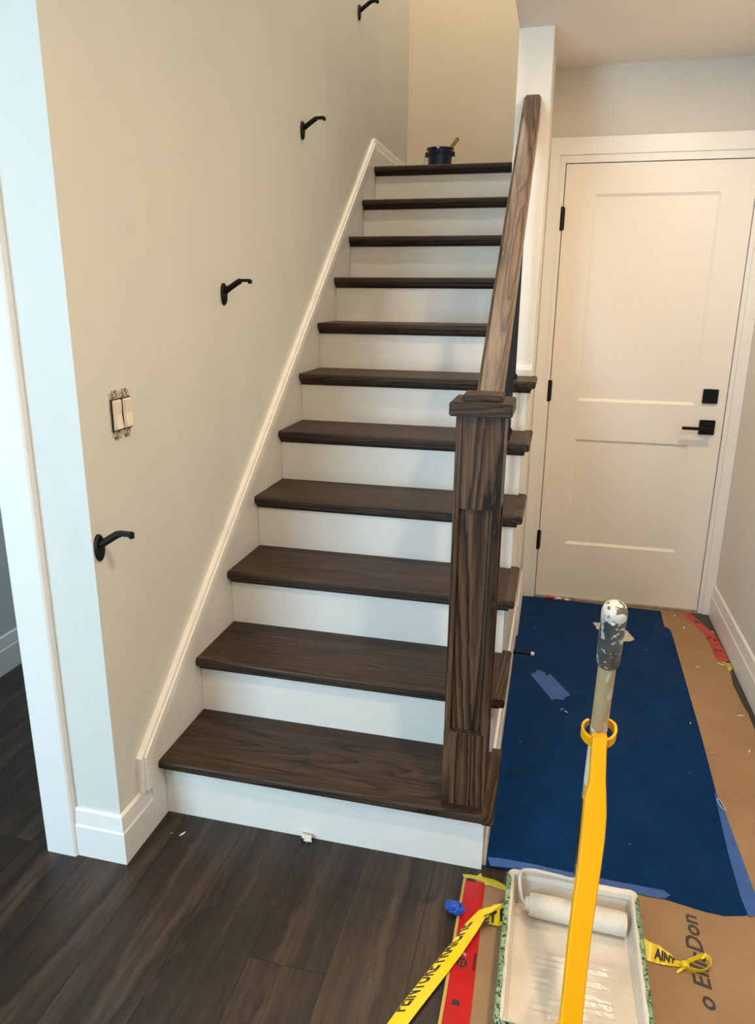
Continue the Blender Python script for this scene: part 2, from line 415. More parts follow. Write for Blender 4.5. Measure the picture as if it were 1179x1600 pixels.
obj('latch_plate', B(1.7318, 1.7342, D - .004, D + .004, .86, .92), METAL, door)
obj('trim_4', prism([(.972, 1.899, 0), (1.735, 1.899, 0), (1.735, 1.862, 0), (.972, 1.862, 0)], (0, 0, .0115)), plain('dusty_threshold', (.32, .26, .19), .6, var=.3, scale=40), kind=S)

# ------------------------------------------------------------------ staircase
st = empty('staircase', (.45, 0, 0), 'straight staircase with dark stained oak treads and white risers', 'staircase')
TT = .026
for k in range(1, 12):
    y0, y1 = (k - 1) * g - n, k * g; z = k * r
    open_ = k <= 6
    xr = WS if open_ else XP0 - .0006
    te = empty('tread', Vector((xr / 2, y0, z)) - st.location); te.parent = st
    if k < 11: pass
    else: y1 = YB - .0006
    # board with a rounded nose
    prof = [(y0 + .006, z - TT), (y0 + .0015, z - TT + .003), (y0, z - TT + .008), (y0, z - .007), (y0 + .002, z - .002), (y0 + .007, z), (y1, z), (y1, z - TT)]
    bx1 = xr
    if k == 6: bx1 = XP0 - .0006
    bm = prism([(0.0005, a, b) for a, b in prof], (bx1 - .0005, 0, 0))
    if k == 6:  # wall end takes the back corner of this tread
        prism([(XP0 - .0006, a, b) for a, b in [(min(a, YP - .0006), b) for a, b in prof]], (xr - XP0 + .0006, 0, 0), bm)
    obj('board', bm, W_X, te)
    if open_:
        yr = y1 + .020 if k < 6 else YP - .0006
        pr2 = [(WS + .0003, z - TT), (W - .006, z - TT), (W - .0015, z - TT + .003), (W, z - TT + .008), (W, z - .007), (W - .002, z - .002), (W - .007, z), (WS + .0003, z)]
        bm = prism([(a, y0, b) for a, b in pr2], (0, yr - y0, 0)); obj('return_nosing', bm, W_Y, te)
    # small cove moulding under the nose
    ys = (k - 1) * g
    cove = [(ys, z - TT), (ys - .016, z - TT), (ys - .016, z - TT - .006), (ys - .010, z - TT - .012), (ys - .006, z - TT - .019), (ys, z - TT - .019)]
    bm = prism([(0.0005, a, b) for a, b in cove], ((WS + .012 if open_ else XP0) - .001, 0, 0)); obj('cove_moulding', bm, W_X, te)
    if open_:
        c2 = [(WS, z - TT), (WS + .016, z - TT), (WS + .016, z - TT - .006), (WS + .006, z - TT - .019), (WS, z - TT - .019)]
        bm = prism([(a, ys + .0005, b) for a, b in c2], (0, (yr - .006) - ys, 0)); obj('side_cove', bm, W_Y, te)
    rx1 = .9015 if k == 1 else (WS if open_ else XP0 - .0006)
    obj('riser', B(.0005, rx1, ys, ys + .018, (k - 1) * r, z - TT - (0.0002)), RISER, st)
# boxed side of the open steps
pts = [(0.0185, 0), (0.0185, r - TT)]
for k in range(1, 6): pts += [(k * g, k * r - TT), (k * g + .0185, k * r - TT), (k * g + .0185, (k + 1) * r - TT)]
pts = [(0.0185, 0), (0.0185, r - TT)]
for k in range(1, 6): pts += [(k * g + .0185, k * r - TT), (k * g + .0185, (k + 1) * r - TT)]
pts += [(YP - .0006, 6 * r - TT), (YP - .0006, 0)]
obj('side_panel', prism([(WS, a, b) for a, b in pts], (-.02, 0, 0)), RISER, st)
# skirt board on the wall, with its cap moulding
sl = r / g
def sk(y): return .325 + y * sl
ya, yb = -.068, 10 * g - .03
XS = XL + .0004
bm = prism([(XS, ya, 0), (XS, .06, 0), (XS, yb + .06, sk(yb) - .36), (XS, yb + .06, sk(yb)), (XS, yb, sk(yb) - .004), (XS, ya, sk(ya) - .004)], (.0141, 0, 0))
sb = obj('skirt_board', bm, TRIM, st)
def moulding(y0, y1, dz0, dz1, x1):
    return prism([(XS, y0, sk(y0) + dz0), (XS, y1, sk(y1) + dz0), (XS, y1, sk(y1) + dz1), (XS, y0, sk(y0) + dz1)], (x1 - XS, 0, 0))
obj('cap_moulding', moulding(-.098, yb, -.030, -.002, .0075), TRIM, sb)
obj('cap_bead', moulding(-.112, yb + .012, -.002, .012, .002), TRIM, sb)
obj('end_moulding', prism([(XS, -.098, .1432), (XS, -.098, sk(-.098) - .0302), (XS, -.0682, sk(-.0682) - .0302), (XS, -.0682, .1432)], (.0221, 0, 0)), TRIM, sb)
obj('end_bead', prism([(XS, -.112, .1432), (XS, -.112, sk(-.112) - .0022), (XS, -.0982, sk(-.0982) - .0022), (XS, -.0982, .1432)], (.0166, 0, 0)), TRIM, sb)
baseboard('baseboard_landing', (XL, yb + .066), (XL, YB), (1, 0, 0), z=11 * r, h=.14)
baseboard('baseboard_landing_back', (XL + .02, YB), (XP0, YB), (0, -1, 0), z=11 * r, h=.10)
baseboard('baseboard_wall_end', (XP0, YP), (XP1, YP), (0, -1, 0), z=6 * r, h=.04)

# ------------------------------------------------------------------ railing
NX = .8435
rl = empty('stair_railing', (NX, .05, r), 'dark oak newel post with sloping handrail and black metal balusters', 'railing')
hw = .0535; ny0 = -.003; ny1 = ny0 + 2 * hw; zt = 1.190
nw = empty('newel_post', Vector((NX, .05, r)) - rl.location); nw.parent = rl
nz0 = .3985
def recessed_post():
    bm = bmesh.new(); q = .0145; dp = .011; pz0, pz1 = .402, .978
    cx, cy = NX, ny0 + hw
    # four faces each with a recessed panel
    for a in range(4):
        M = Matrix.Translation((cx, cy, 0)) @ Matrix.Rotation(a * math.pi / 2, 4, 'Z')
        def V(x, y, z): return bm.verts.new(M @ Vector((x, y, z)))
        O = [V(-hw, -hw, nz0), V(hw, -hw, nz0), V(hw, -hw, zt), V(-hw, -hw, zt)]
        I = [V(-hw + q, -hw, pz0), V(hw - q, -hw, pz0), V(hw - q, -hw, pz1), V(-hw + q, -hw, pz1)]
        J = [V(-hw + q, -hw + dp, pz0), V(hw - q, -hw + dp, pz0), V(hw - q, -hw + dp, pz1), V(-hw + q, -hw + dp, pz1)]
        for i in range(4):
            j = (i + 1) % 4; bm.faces.new((O[i], O[j], I[j], I[i])); bm.faces.new((I[i], I[j], J[j], J[i]))
    t = [bm.verts.new((cx + a * hw, cy + b * hw, zt)) for a, b in ((-1, -1), (1, -1), (1, 1), (-1, 1))]; bm.faces.new(t)
    bm2 = [bm.verts.new((cx + a * hw, cy + b * hw, nz0)) for a, b in ((-1, 1), (1, 1), (1, -1), (-1, -1))]; bm.faces.new(bm2)
    bmesh.ops.remove_doubles(bm, verts=bm.verts, dist=1e-5)
    return bm
obj('shaft', recessed_post(), W_Z, nw)
for a in range(4):
    M = Matrix.Translation((NX, ny0 + hw, 0)) @ Matrix.Rotation(a * math.pi / 2, 4, 'Z')
    bm = bmesh.new(); box(bm, -hw + .0150, hw - .0150, -hw + .0105, -hw + .014, .4025, .9775); bmesh.ops.transform(bm, matrix=M, verts=bm.verts)
    obj('recessed_panel', bm, W_Z, nw)
hb = hw + .0005
obj('base_block', B(NX - hb, NX + hb, ny0 + hw - hb, ny0 + hw + hb, r + .0003, nz0, bev=.0004), W_Z, nw)
hc = .0685
obj('cap', B(NX - hc, NX + hc, ny0 + hw - hc, ny0 + hw + hc, zt, zt + .031, bev=.003), W_X, nw)
obj('cap_plate', B(NX - .0435, NX + .0435, ny0 + hw - .0435, ny0 + hw + .0435, zt + .031, zt + .045, bev=.0025), W_X, nw)
# handrail: chamfered section swept up the slope, squared off at the wall
def rail_top(y): return 2.150 + (y - 1.40) * sl
rh = .068; hwid = .031
sec = [(-hwid, -rh), (-hwid, -.008), (-hwid + .009, 0), (hwid - .009, 0), (hwid, -.008), (hwid, -rh)]
yA, yB_ = ny1 + .0005, YP - .0005
ang = math.atan(sl); Lr = (yB_ - yA) / math.cos(ang)
RX = .840
bm = bmesh.new()
def ringat(y): return [(RX + a, y, rail_top(y) + b / math.cos(ang)) for a, b in sec]
loft([ringat(yA), ringat(yB_)], bm)
# local Y follows the slope so that the grain does too
ctr = Vector((RX, (yA + yB_) / 2, rail_top((yA + yB_) / 2) - .03))
Rm = Matrix.Rotation(ang, 4, 'X')
bmesh.ops.transform(bm, matrix=(Matrix.Translation(ctr) @ Rm).inverted(), verts=bm.verts)
bmesh.ops.recalc_face_normals(bm, faces=bm.faces)
me = bpy.data.meshes.new('handrail'); bm.to_mesh(me); bm.free(); me.materials.append(W_R)
hr = bpy.data.objects.new('handrail', me); C.objects.link(hr); hr.parent = rl; hr.location = ctr - rl.location; hr.rotation_euler = (ang, 0, 0)
for k in range(1, 7):
    for f in ((.16, .66) if k > 1 else (.74,)):
        y = (k - 1) * g + f * g + .01
        if y > YP - .03 or y < ny1 + .03: continue
        z0 = k * r + .0003; bt = rail_top(y) - rh / math.cos(ang)
        bl = empty('baluster', Vector((NX, y, z0)) - rl.location); bl.parent = rl
        h = .0065
        bm = prism([(RX - h, y - h, z0), (RX + h, y - h, z0), (RX + h, y + h, z0), (RX - h, y + h, z0)], (0, 0, bt - z0 + .004)); obj('bar', bm, BLACK, bl)
        obj('shoe', B(RX - .0125, RX + .0125, y - .0125, y + .0125, z0, z0 + .020, bev=.003), BLACK, bl)

# ------------------------------------------------------------------ wall brackets, switch
BR = [(-.180, .875, 'black handrail bracket on the stair wall beside the doorway casing, lowest of four'),
      (.553, 1.449, 'black handrail bracket on the stair wall, next one up from the light switch'),
      (1.308, 2.053, 'black handrail bracket on the stair wall beside the upper steps, second from top'),
      (2.132, 2.711, 'black handrail bracket high on the stair wall near the landing, topmost of four')]
proto = None
for y, z, lab in BR:
    if proto is None:
        proto = empty('handrail_bracket', (XL, y, z), lab, 'bracket', 'handrail brackets on the stair wall')
        pl = []
        N = 20
        def ov(s, xx): return [(XL + xx, y + s * .0165 * math.cos(2 * math.pi * k / N), z - .004 + s * (.036 if math.sin(2 * math.pi * k / N) < 0 else .030) * math.sin(2 * math.pi * k / N)) for k in range(N)]
        obj('wall_plate', loft([ov(1, 0.0002), ov(1, .006), ov(.88, .009)]), BLACK, proto, True)
        obj('arm', tube([(XL + .006, y, z), (XL + .02, y, z + .009), (XL + .052, y, z + .029), (XL + .060, y, z + .032)], [.0100, .0092, .0088, .0085], 12), BLACK, proto, True)
        obj('saddle', B(XL + .055, XL + .094, y - .011, y + .011, z + .029, z + .038, bev=.003), BLACK, proto)
        obj('saddle_tip', tube([(XL + .090, y, z + .034), (XL + .091, y, z + .024)], [.0072, .0062], 12), BLACK, proto, True)
        for dz in (.018, -.028): obj('screw', tube([(XL + .0085, y, z + dz), (XL + .0105, y, z + dz)], .0035, 10), BLACK, proto)
    else:
        c = proto.copy(); C.objects.link(c); c.location = (XL, y, z); c['label'] = lab
        for ch in proto.children:
            d = ch.copy(); C.objects.link(d); d.parent = c

STRAP = splat('plaster_smeared_strap', (.50, .44, .34), (.05, .045, .035), .50, .6, 160)
sw = empty('light_switch', (XL, -.045, 1.165), 'pair of ivory rocker switches without a cover plate, plaster chipped around them', 'switch')
sy0, sy1, sz0, sz1 = -.090, .004, 1.118, 1.206
NB = 34; pts = []
rr = random.Random(2)
for k in range(NB):
    a = 2 * math.pi * k / NB; ca, sa = math.cos(a), math.sin(a); m = max(abs(ca) / .040, abs(sa) / .054)
    q = rr.uniform(.93, 1.07); pts.append((XL + .0004, -.044 + ca / m * q, 1.163 + sa / m * q))
obj('chipped_opening', prism(pts, (.0006, 0, 0)), splat('chipped_plaster', (.56, .48, .37), (.03, .026, .02), .58, .7, 190), sw)
for yc in (-.0645, -.0225):
    m = empty('switch_module', Vector((XL, yc, 1.163)) - sw.location); m.parent = sw
    bm = B(XL + .001, XL + .003, yc - .010, yc + .010, 1.105, 1.221)
    obj('mounting_strap', bm, STRAP, m)
    obj('body', B(XL + .001, XL + .006, yc - .0185, yc + .0185, 1.125, 1.201), INK, m)
    obj('frame', B(XL + .003, XL + .008, yc - .0172, yc + .0172, 1.1275, 1.1985, bev=.001), SWITCH, m)
    bm = prism([(XL + .008, yc - .0135, 1.131), (XL + .0125, yc - .0135, 1.131), (XL + .0095, yc - .0135, 1.163), (XL + .0115, yc - .0135, 1.195), (XL + .008, yc - .0135, 1.195)], (0, .027, 0))
    obj('rocker', bm, SWITCH, m)

# ------------------------------------------------------------------ ceiling lamps
def potlight(x, y, z, lab, e, size=.11, col=WARM):
    t = empty('recessed_light', (x, y, z), lab, 'lamp', 'recessed ceiling lights')
    bm = bmesh.new(); N = 32
    def rg(rad, zz): return [(x + rad * math.cos(2 * math.pi * k / N), y + rad * math.sin(2 * math.pi * k / N), z + zz) for k in range(N)]
    loft([rg(.058, -.0005), rg(.078, -.0005), rg(.076, -.005), rg(.058, -.007), rg(.058, -.0005)], bm, cap=False); obj('trim_ring', bm, TRIM, t, True)
    obj('lens', loft([rg(.057, -.0005), rg(.057, -.003)]), LENS, t)
    area('lamp_light', (0, 0, -.012), (0, 0, 0), size, size, e, col, 'DISK', parent=t)
potlight(1.52, .80, ZC, 'round recessed ceiling light in front of the hall door', HALL_E * 1.2, .06)
potlight(1.42, -.90, ZC, 'round recessed ceiling light over the drop sheets', HALL_E * 1.85)
potlight(.35, -1.7, ZC, 'round recessed ceiling light over the entry floor', HALL_E * .75, col=SOFT)
potlight(.38, 2.75, ZU, 'round recessed ceiling light above the stair landing', STAIR_E * .68, col=SOFT)
potlight(.38, .9, ZU, 'round recessed ceiling light high above the stair flight', STAIR_E * 1.1, col=SOFT)

# ------------------------------------------------------------------ pail and brush on the landing
px, py, pz = .300, 2.66, 11 * r
pa = empty('paint_pail', (px, py, pz), 'small navy blue plastic paint pail on the top landing', 'pail')
obj('body', lathe([(.058, pz + .0003), (.062, pz + .001), (.066, pz + .085), (.071, pz + .087), (.071, pz + .095), (.067, pz + .097), (.068, pz + .112), (.074, pz + .113), (.075, pz + .119), (.070, pz + .120), (.066, pz + .116), (.060, pz + .012), (.002, pz + .010)], px, py), NAVY, pa, True)
for s in (-1, 1): obj('handle_lug', B(px + s * .074 - .006, px + s * .074 + .006, py - .012, py + .012, pz + .078, pz + .104, bev=.003), NAVY, pa)
obj('wire_handle', tube([(px - .082, py, pz + .09), (px - .083, py - .01, pz + .06), (px - .075, py - .045, pz + .03), (px - .03, py - .085, pz + .018), (px + .03, py - .085, pz + .018), (px + .075, py - .045, pz + .03), (px + .083, py - .01, pz + .06), (px + .082, py, pz + .09)], .0018, 8), METAL, pa, True)
obj('pour_spout', prism([(px - .014, py - .0755, pz + .120), (px + .014, py - .0755, pz + .120), (px, py - .077, pz + .106)], (0, .008, 0)), plain('pale_drip', (.45, .45, .5), .4), pa)
br = empty('paint_brush', (px + .02, py + .01, pz + .02), 'paint brush standing in the navy pail, wooden handle up', 'brush')
b0 = Vector((px - .022, py, pz + .022)); b1 = Vector((px + .096, py + .004, pz + .170)); dv = (b1 - b0)
def bsec(tt, wd, th):
    c = b0 + dv * tt; s, u = frame(dv); return [c + s * th * a + u * wd * b for a, b in ((-1, -1), (1, -1), (1, 1), (-1, 1))]
obj('bristles', loft([bsec(0, .016, .005), bsec(.28, .018, .007)]), plain('bristle', (.25, .2, .12), .8), br)
obj('ferrule', loft([bsec(.281, .0185, .0075), bsec(.42, .0175, .007)]), METAL, br)
obj('handle', loft([bsec(.421, .015, .006), bsec(.55, .009, .0055), bsec(.85, .0085, .006), bsec(.97, .010, .006), bsec(1, .006, .004)]), BRUSHW, br)
c = b0 + dv * .90; s_, u_ = frame(dv); obj('hang_hole', tube([c - s_ * .0064, c + s_ * .0064], .0028, 10), GLASSY, br)

# ------------------------------------------------------------------ floor coverings
def jag(pts, amp, step, seed):
    q = random.Random(seed); out = []
    for a, b in zip(pts, pts[1:] + pts[:1]):
        a = Vector((a[0], a[1])); b = Vector((b[0], b[1])); m = max(1, int((b - a).length / step)); nn = Vector((-(b - a).y, (b - a).x)).normalized()
        for k in range(m): out.append(a.lerp(b, k / m) + (nn * q.uniform(-amp, amp) if k else Vector((0, 0))))
    return out
cb = empty('cardboard_sheet', (1.3, .5, 0), 'brown cardboard floor protection along the hall floor, printed with dark lettering', 'cardboard')
cpts = [(.856, -1.2), (.863, -.036), (.985, -.050), (1.0, .04), (1.0, 1.855), (1.668, 1.855), (1.712, 1.70), (1.752, 1.45), (1.765, 1.32), (1.752, 1.18), (1.760, .98), (1.750, .72), (1.755, -1.2)]
obj('board', slab(jag(cpts, .0025, .06, 3), .0003, .003), CARD, cb)
tb = text_bm('o EllisDon', .050, .18, .0011, 1.0)
# reading direction runs up the hall (+Y); letters' feet towards the right wall
xsT = [v.co.x for v in tb.verts]; lt = max(xsT)
bmesh.ops.transform(tb, matrix=Matrix.Translation((1.421, -.022 - lt * 1.22, .0033)) @ Matrix.Rotation(math.radians(90), 4, 'Z') @ Matrix.Diagonal((1.22, 1.0, 1, 1)), verts=tb.verts)
obj('lettering', tb, GREYINK, cb)
bpts = [(.9125, .012), (1.03, .016), (1.142, .022), (1.25, .020), (1.358, .012), (1.444, -.004), (1.488, -.006), (1.535, .006), (1.566, .024), (1.567, .25), (1.560, .47), (1.570, .80), (1.577, 1.2), (1.584, 1.60), (1.578, 1.645), (1.560, 1.66), (1.566, 1.838), (1.30, 1.846), (.9125, 1.855)]
obj('blue_sheet', slab(bpts, .0032, .0050), BLUE, label='dark blue plastic drop sheet lying beside the stairs', cat='drop sheet')
def flat(name, pix, z, th, mat, label, cat, group=None, amp=0, seed=1, parent=None):
    pts = [P(u, v, 'z', z) for u, v in pix]
    if amp: pts = jag(pts, amp, .012, seed)
    return obj(name, slab(pts, z, z + th), mat, parent, label=label, cat=cat, group=group)
flat('tape_strip', [(761, 1339), (780, 1341), (830, 1350), (880, 1361), (960, 1377), (1036, 1391), (1047, 1399), (1038, 1404), (1020, 1402), (960, 1389), (880, 1373), (810, 1357), (766, 1353)], .0052, .0006, BTAPE, 'blue painters tape along the drop sheet edge behind the paint tray', 'tape', amp=.0006)
bt = P(1117, 1238, 'z', .005)
obj('tape_strip', slab([(1.555, .478), (1.561, .468), (1.567, .40), (1.572, .25), (1.577, .10), (1.580, .02), (1.545, .004), (1.540, .06), (1.541, .20), (1.549, .38)], .0052, .0058), BTAPE, label='long blue painters tape strip down the right edge of the drop sheet', cat='tape')
flat('tape_strip', [(829, 1054), (835, 1051), (840, 1046), (851, 1051), (853, 1056), (859, 1053), (874, 1069), (891, 1086), (883, 1089), (880, 1094), (868, 1092), (862, 1094)], .0052, .0006, BTAPE, 'torn pale blue tape scrap lying on the drop sheet by the stairs', 'tape')
# red printed tape, left of the tray
rt = empty('red_tape', (.89, -.2, .003), 'bright red tape with black print on the cardboard left of the paint tray', 'tape')
obj('strip', slab([(.8675, -.046), (.916, -.048), (.919, -.2), (.9215, -.38), (.924, -.62), (.866, -.62), (.8655, -.40), (.8665, -.2)], .0032, .0040), REDT, rt)
def disc(cx, cy, rad, z, nn=20): return slab([(cx + rad * math.cos(2 * math.pi * k / nn), cy + rad * math.sin(2 * math.pi * k / nn)) for k in range(nn)], z, z + .0003)
e0 = P(721, 1504, 'z', .004); em = obj('printed_emblem', disc(e0.x, e0.y, .0125, .0041), INK, rt)
bm = bmesh.new()
for a, b in ((-.004, .004), (.004, .004), (-.004, -.004), (.004, -.004)): box(bm, e0.x + a - .0022, e0.x + a + .0022, e0.y + b - .0025, e0.y + b + .0025, .00441, .0046)
obj('emblem_detail', bm, REDT, em)
e1 = P(741, 1503, 'z', .004); obj('printed_bar', B(e1.x - .003, e1.x + .003, e1.y - .022, e1.y + .022, .0041, .0044), plain('dark_red_print', (.10, .004, .005), .4), rt)
e2 = P(739, 1375, 'z', .004); obj('printed_mark', slab(jag([(e2.x - .016, e2.y - .006), (e2.x + .008, e2.y - .008), (e2.x + .006, e2.y + .004), (e2.x - .014, e2.y + .006)], .002, .005, 5), .0041, .0044), INK, rt)
e3 = P(712, 1566, 'z', .004); obj('printed_mark', slab(jag([(e3.x - .010, e3.y - .008), (e3.x + .008, e3.y - .008), (e3.x + .008, e3.y + .004), (e3.x - .008, e3.y + .004)], .002, .005, 6), .0041, .0044), INK, rt)
flat('film_scrap', [(722, 1366), (735, 1367), (745, 1369), (751, 1364), (753, 1370), (770, 1374), (788, 1383), (792, 1392), (779, 1389), (765, 1384), (757, 1383), (757, 1379), (738, 1373), (724, 1371)], .0042, .0008, YGTAPE, 'crumpled yellow film across the top of the red tape beside the tray', 'tape scrap', amp=.0008)
obj('edge_tape', slab([(.8605, -.04), (.8665, -.04), (.8655, -.40), (.865, -.62), (.857, -.62), (.859, -.38)], .0031, .0036), plain('yellow_edge', (.50, .36, .10), .4), label='narrow yellowish tape edging the cardboard beside the red tape', cat='tape')
flat('film_scrap', [(720, 1483), (724, 1486), (728, 1492), (728, 1495), (722, 1491), (716, 1489)], .0048, .0006, CLEAR, 'tiny grey clear tape scrap on the bright red tape', 'tape scrap')
# faded red tape near the door
f1 = empty('red_tape', (1.71, 1.75, .003), 'faded red printed tape strip on cardboard at the hall door', 'tape')
obj('strip', slab([(1.662, 1.853), (1.700, 1.853), (1.7605, 1.66), (1.753, 1.625), (1.722, 1.632)], .0032, .0038), REDF, f1)
obj('printed_mark', slab([(1.703, 1.775), (1.720, 1.762), (1.728, 1.735), (1.708, 1.752)], .0039, .0041), INK, f1)
f2 = empty('red_tape', (1.75, 1.5, .003), 'short faded red printed tape by the right baseboard with lime film', 'tape')
obj('strip', slab([(1.724, 1.632), (1.7705, 1.655), (1.7785, 1.385), (1.756, 1.375), (1.731, 1.395), (1.729, 1.5)], .0039, .0045), REDF, f2)
for cx, cy, rad in ((1.758, 1.575, .008), (1.742, 1.60, .006), (1.733, 1.585, .006)): obj('printed_mark', disc(cx, cy, rad, .0046, 10), INK, f2)
em = obj('printed_emblem', disc(1.754, 1.478, .013, .0046), INK, f2); obj('emblem_center', disc(1.754, 1.478, .008, .0050), REDF, em)
obj('film_scrap', slab(jag([(1.742, 1.375), (1.757, 1.372), (1.776, 1.365), (1.779, 1.33), (1.766, 1.295), (1.757, 1.30), (1.760, 1.33)], .003, .02, 8), .0040, .0046), YGTAPE, label='lime yellow film scrap at the end of the short red tape', cat='tape scrap')
obj('film_scrap', slab(jag([(1.745, 1.668), (1.768, 1.675), (1.772, 1.657), (1.750, 1.65)], .003, .02, 9), .0032, .0036), YGTAPE, label='small yellow film scrap between the two faded red tapes', cat='tape scrap')

# ------------------------------------------------------------------ crumpled bits
def lump(name, c, rad, mat, label, cat, seed, sq=(1, 1, .6), group=None, parent=None, sub=3, amp=.45, fr=1.3):
    bm = bmesh.new(); bmesh.ops.create_icosphere(bm, subdivisions=sub, radius=1)
    for v in bm.verts:
        d = noise.noise(v.co * fr + Vector((seed * 7.1, 0, 0))) * amp + noise.noise(v.co * fr * 2.6 + Vector((0, seed * 3.3, 0))) * amp * .6
        v.co *= 1 + d
        v.co = Vector((v.co.x * sq[0], v.co.y * sq[1], v.co.z * sq[2])) * rad
    mz = min(v.co.z for v in bm.verts)
    bmesh.ops.translate(bm, verts=bm.verts, vec=Vector(c) + Vector((0, 0, -mz)))
    return obj(name, bm, mat, parent, label=label, cat=cat, group=group)
p_ = P(711, 1421, 'z', .012); lump('tape_ball', (p_.x, p_.y, .0042), .0185, plain('blue_tape_wad', (.010, .075, .42), .35, var=.2, scale=60), 'crumpled ball of blue tape on the edge of the red tape', 'tape ball', 1, (1.15, .85, .7))
p_ = P(481, 1309, 'z', 0); lump('paper_wad', (p_.x, p_.y - .012, .0003), .011, DEBRIS, 'small crumpled white scrap on the floor against the bottom riser', 'scrap', 3, (1.2, .8, .6), amp=.9)
# torn paper under the pole grip
a = [P(u, v, 'z', .006) for u, v in [(926, 973), (940, 974), (958, 978), (974, 983), (983, 990), (991, 999), (984, 1002), (975, 1002), (960, 998), (945, 991), (938, 989), (936, 985), (931, 982)]]
bm = slab(jag([(q.x, q.y) for q in a], .006, .02, 11), .0053, .0062)
for v in bm.verts: v.co.z += .006 * max(0, noise.noise(Vector((v.co.x * 30, v.co.y * 30, 0)))) 
obj('paper_scrap', bm, PAPER, label='torn pale paper scrap on the blue drop sheet near the door', cat='scrap')
# flakes: (pixel, length, height, label)
FL = [((285, 1303), .011, .0004, 'thin white paint sliver on the dark floor by the baseboard corner', 62),
      ((268, 1302), .003, .0004, 'tiny white paint speck on the dark floor by the baseboard corner', 40),
      ((1113, 1177), .012, .0056, 'small pale tape triangle on the drop sheet', 0),
      ((877, 1108), .008, .0056, 'thin white fleck on the drop sheet below the blue tape scrap', 60),
      ((884, 1112), .010, .0056, 'curved white fleck on the drop sheet below the blue tape scrap', -50),
      ((1156, 1118), .014, .0036, 'white paint flake on the cardboard edge by the right baseboard', 10),
      ((1170, 1174), .010, .0036, 'curled white flake on the cardboard along the right side', 70),
      ((1053, 962), .014, .0036, 'white plaster chip on the cardboard beside the faded red tape', 60),
      ((1068, 981), .016, .0036, 'long white plaster chip on the cardboard beside the faded red tape', 65),
      ((1126, 1038), .018, .0052, 'white chip on the lime film scrap', -30),
      ((1089, 1042), .010, .0036, 'faint pale flake in the middle of the cardboard strip', 0),
      ((1078, 1130), .008, .0056, 'pale fleck near the right edge of the drop sheet', 70)]
for kk, ((u, v), ln, z, lab, an) in enumerate(FL):
    q = P(u, v, 'z', z); a_ = math.radians(an); dx, dy = math.cos(a_), math.sin(a_); rr = random.Random(kk)
    w_ = ln * rr.uniform(.16, .32)
    pts = [(q.x + dx * ln * s - dy * w_ * t_, q.y + dy * ln * s + dx * w_ * t_) for s, t_ in ((-1, -.2), (-.3, -1), (.5, -.7), (1, .1), (.4, .9), (-.5, .6))]
    bm = slab(pts, z, z + .0008)
    for vv in bm.verts: vv.co.z += .15 * abs((vv.co - q).length - ln * .3) * .3
    obj('paint_flake', bm, CLEAR if kk == 2 else DEBRIS, label=lab, cat='flake')
# debris along the threshold
for (u, v, ln, mat, lab) in ((858, 931, .022, REDT, 'red tape bit in the gap under the hall door'), (842, 926, .016, plain('grey_lint', (.2, .2, .17), .8, var=.3), 'grey lint at the hinge side of the door gap'),
                             (872, 934, .020, DEBRIS, 'white plaster crumb in the gap under the hall door'), (885, 936, .016, DEBRIS, 'flat white plaster crumb at the middle of the door gap'), (868, 928, .008, DEBRIS, 'tiny white crumb above the red tape bit at the door')):
    q = P(u, v, 'z', .006); lump('crumb', (q.x, min(q.y, 1.852), .0052 if q.y < 1.85 else .0035), ln * .7, mat, lab, 'debris', int(u), (1.2, .45, .45), sub=2)
# small loop of twisted backing on the right tape strip
q = P(1126, 1258, 'z', .006)
obj('tape_loop', tube([(q.x + .0045 * math.cos(a) - .006 * math.sin(a), q.y + .026 * math.sin(a), .0085 + .001 * math.cos(a)) for a in [k * math.pi / 8 for k in range(0, 17)]], .0016, 6), plain('pale_backing', (.45, .48, .52), .4), label='pale looped strand on the blue tape along the drop sheet', cat='strand')

# ------------------------------------------------------------------ door stop
ds = P(802, 1018, 'z', .06); 
dsx = WS + .0143
d_ = empty('door_stop', (dsx, ds.y, .06), 'black door stop with white rubber tip on the stair side baseboard', 'door stop')
obj('base', tube([(dsx, ds.y, .06), (dsx + .006, ds.y, .06)], [.011, .009], 14), BLACK, d_, True)
obj('rod', tube([(dsx + .005, ds.y, .06), (dsx + .070, ds.y, .06)], .0062, 14), BLACK, d_, True)
obj('rubber_tip', tube([(dsx + .070, ds.y, .06), (dsx + .083, ds.y, .06)], [.0078, .0070], 14), GLASSY, d_, True)

# ------------------------------------------------------------------ paint tray
tx0, tx1, ty0, ty1 = .974, 1.274, -.470, -.060
TZ = .072
tr = empty('paint_tray', ((tx0 + tx1) / 2, (ty0 + ty1) / 2, .003), 'green paint roller tray coated in wet white paint on the cardboard', 'paint tray')
def bottom(y):          # inner floor height along the tray
    t_ = (ty1 - .02 - y)
    if t_ < .13: return .012
    return .012 + min(1, (t_ - .13) / .24) * .046
ysn = [ty1 - .026 - k * .0095 for k in range(42)]; ysn = [y for y in ysn if y > ty0 + .012]
bm = bmesh.new(); NXX = 14; grid = []
for k, y in enumerate(ysn):
    row = []
    zb = bottom(y)
    t_ = (ty1 - .02 - y)
    rib = (.0036 if (k % 2 == 0) else 0) if .15 < t_ < .36 else 0
    for j in range(NXX + 1):
        xx = tx0 + .012 + .011 + (tx1 - tx0 - .046) * j / NXX
        row.append(bm.verts.new((xx, y, zb + (rib if 2 <= j <= NXX - 2 else 0))))
    l0 = bm.verts.new((tx0 + .012, y, TZ - .002)); r0 = bm.verts.new((tx1 - .012, y, TZ - .002))
    grid.append([l0] + row + [r0])
for a, b in zip(grid, grid[1:]):
    for j in range(len(a) - 1): bm.faces.new((a[j], a[j + 1], b[j + 1], b[j]))
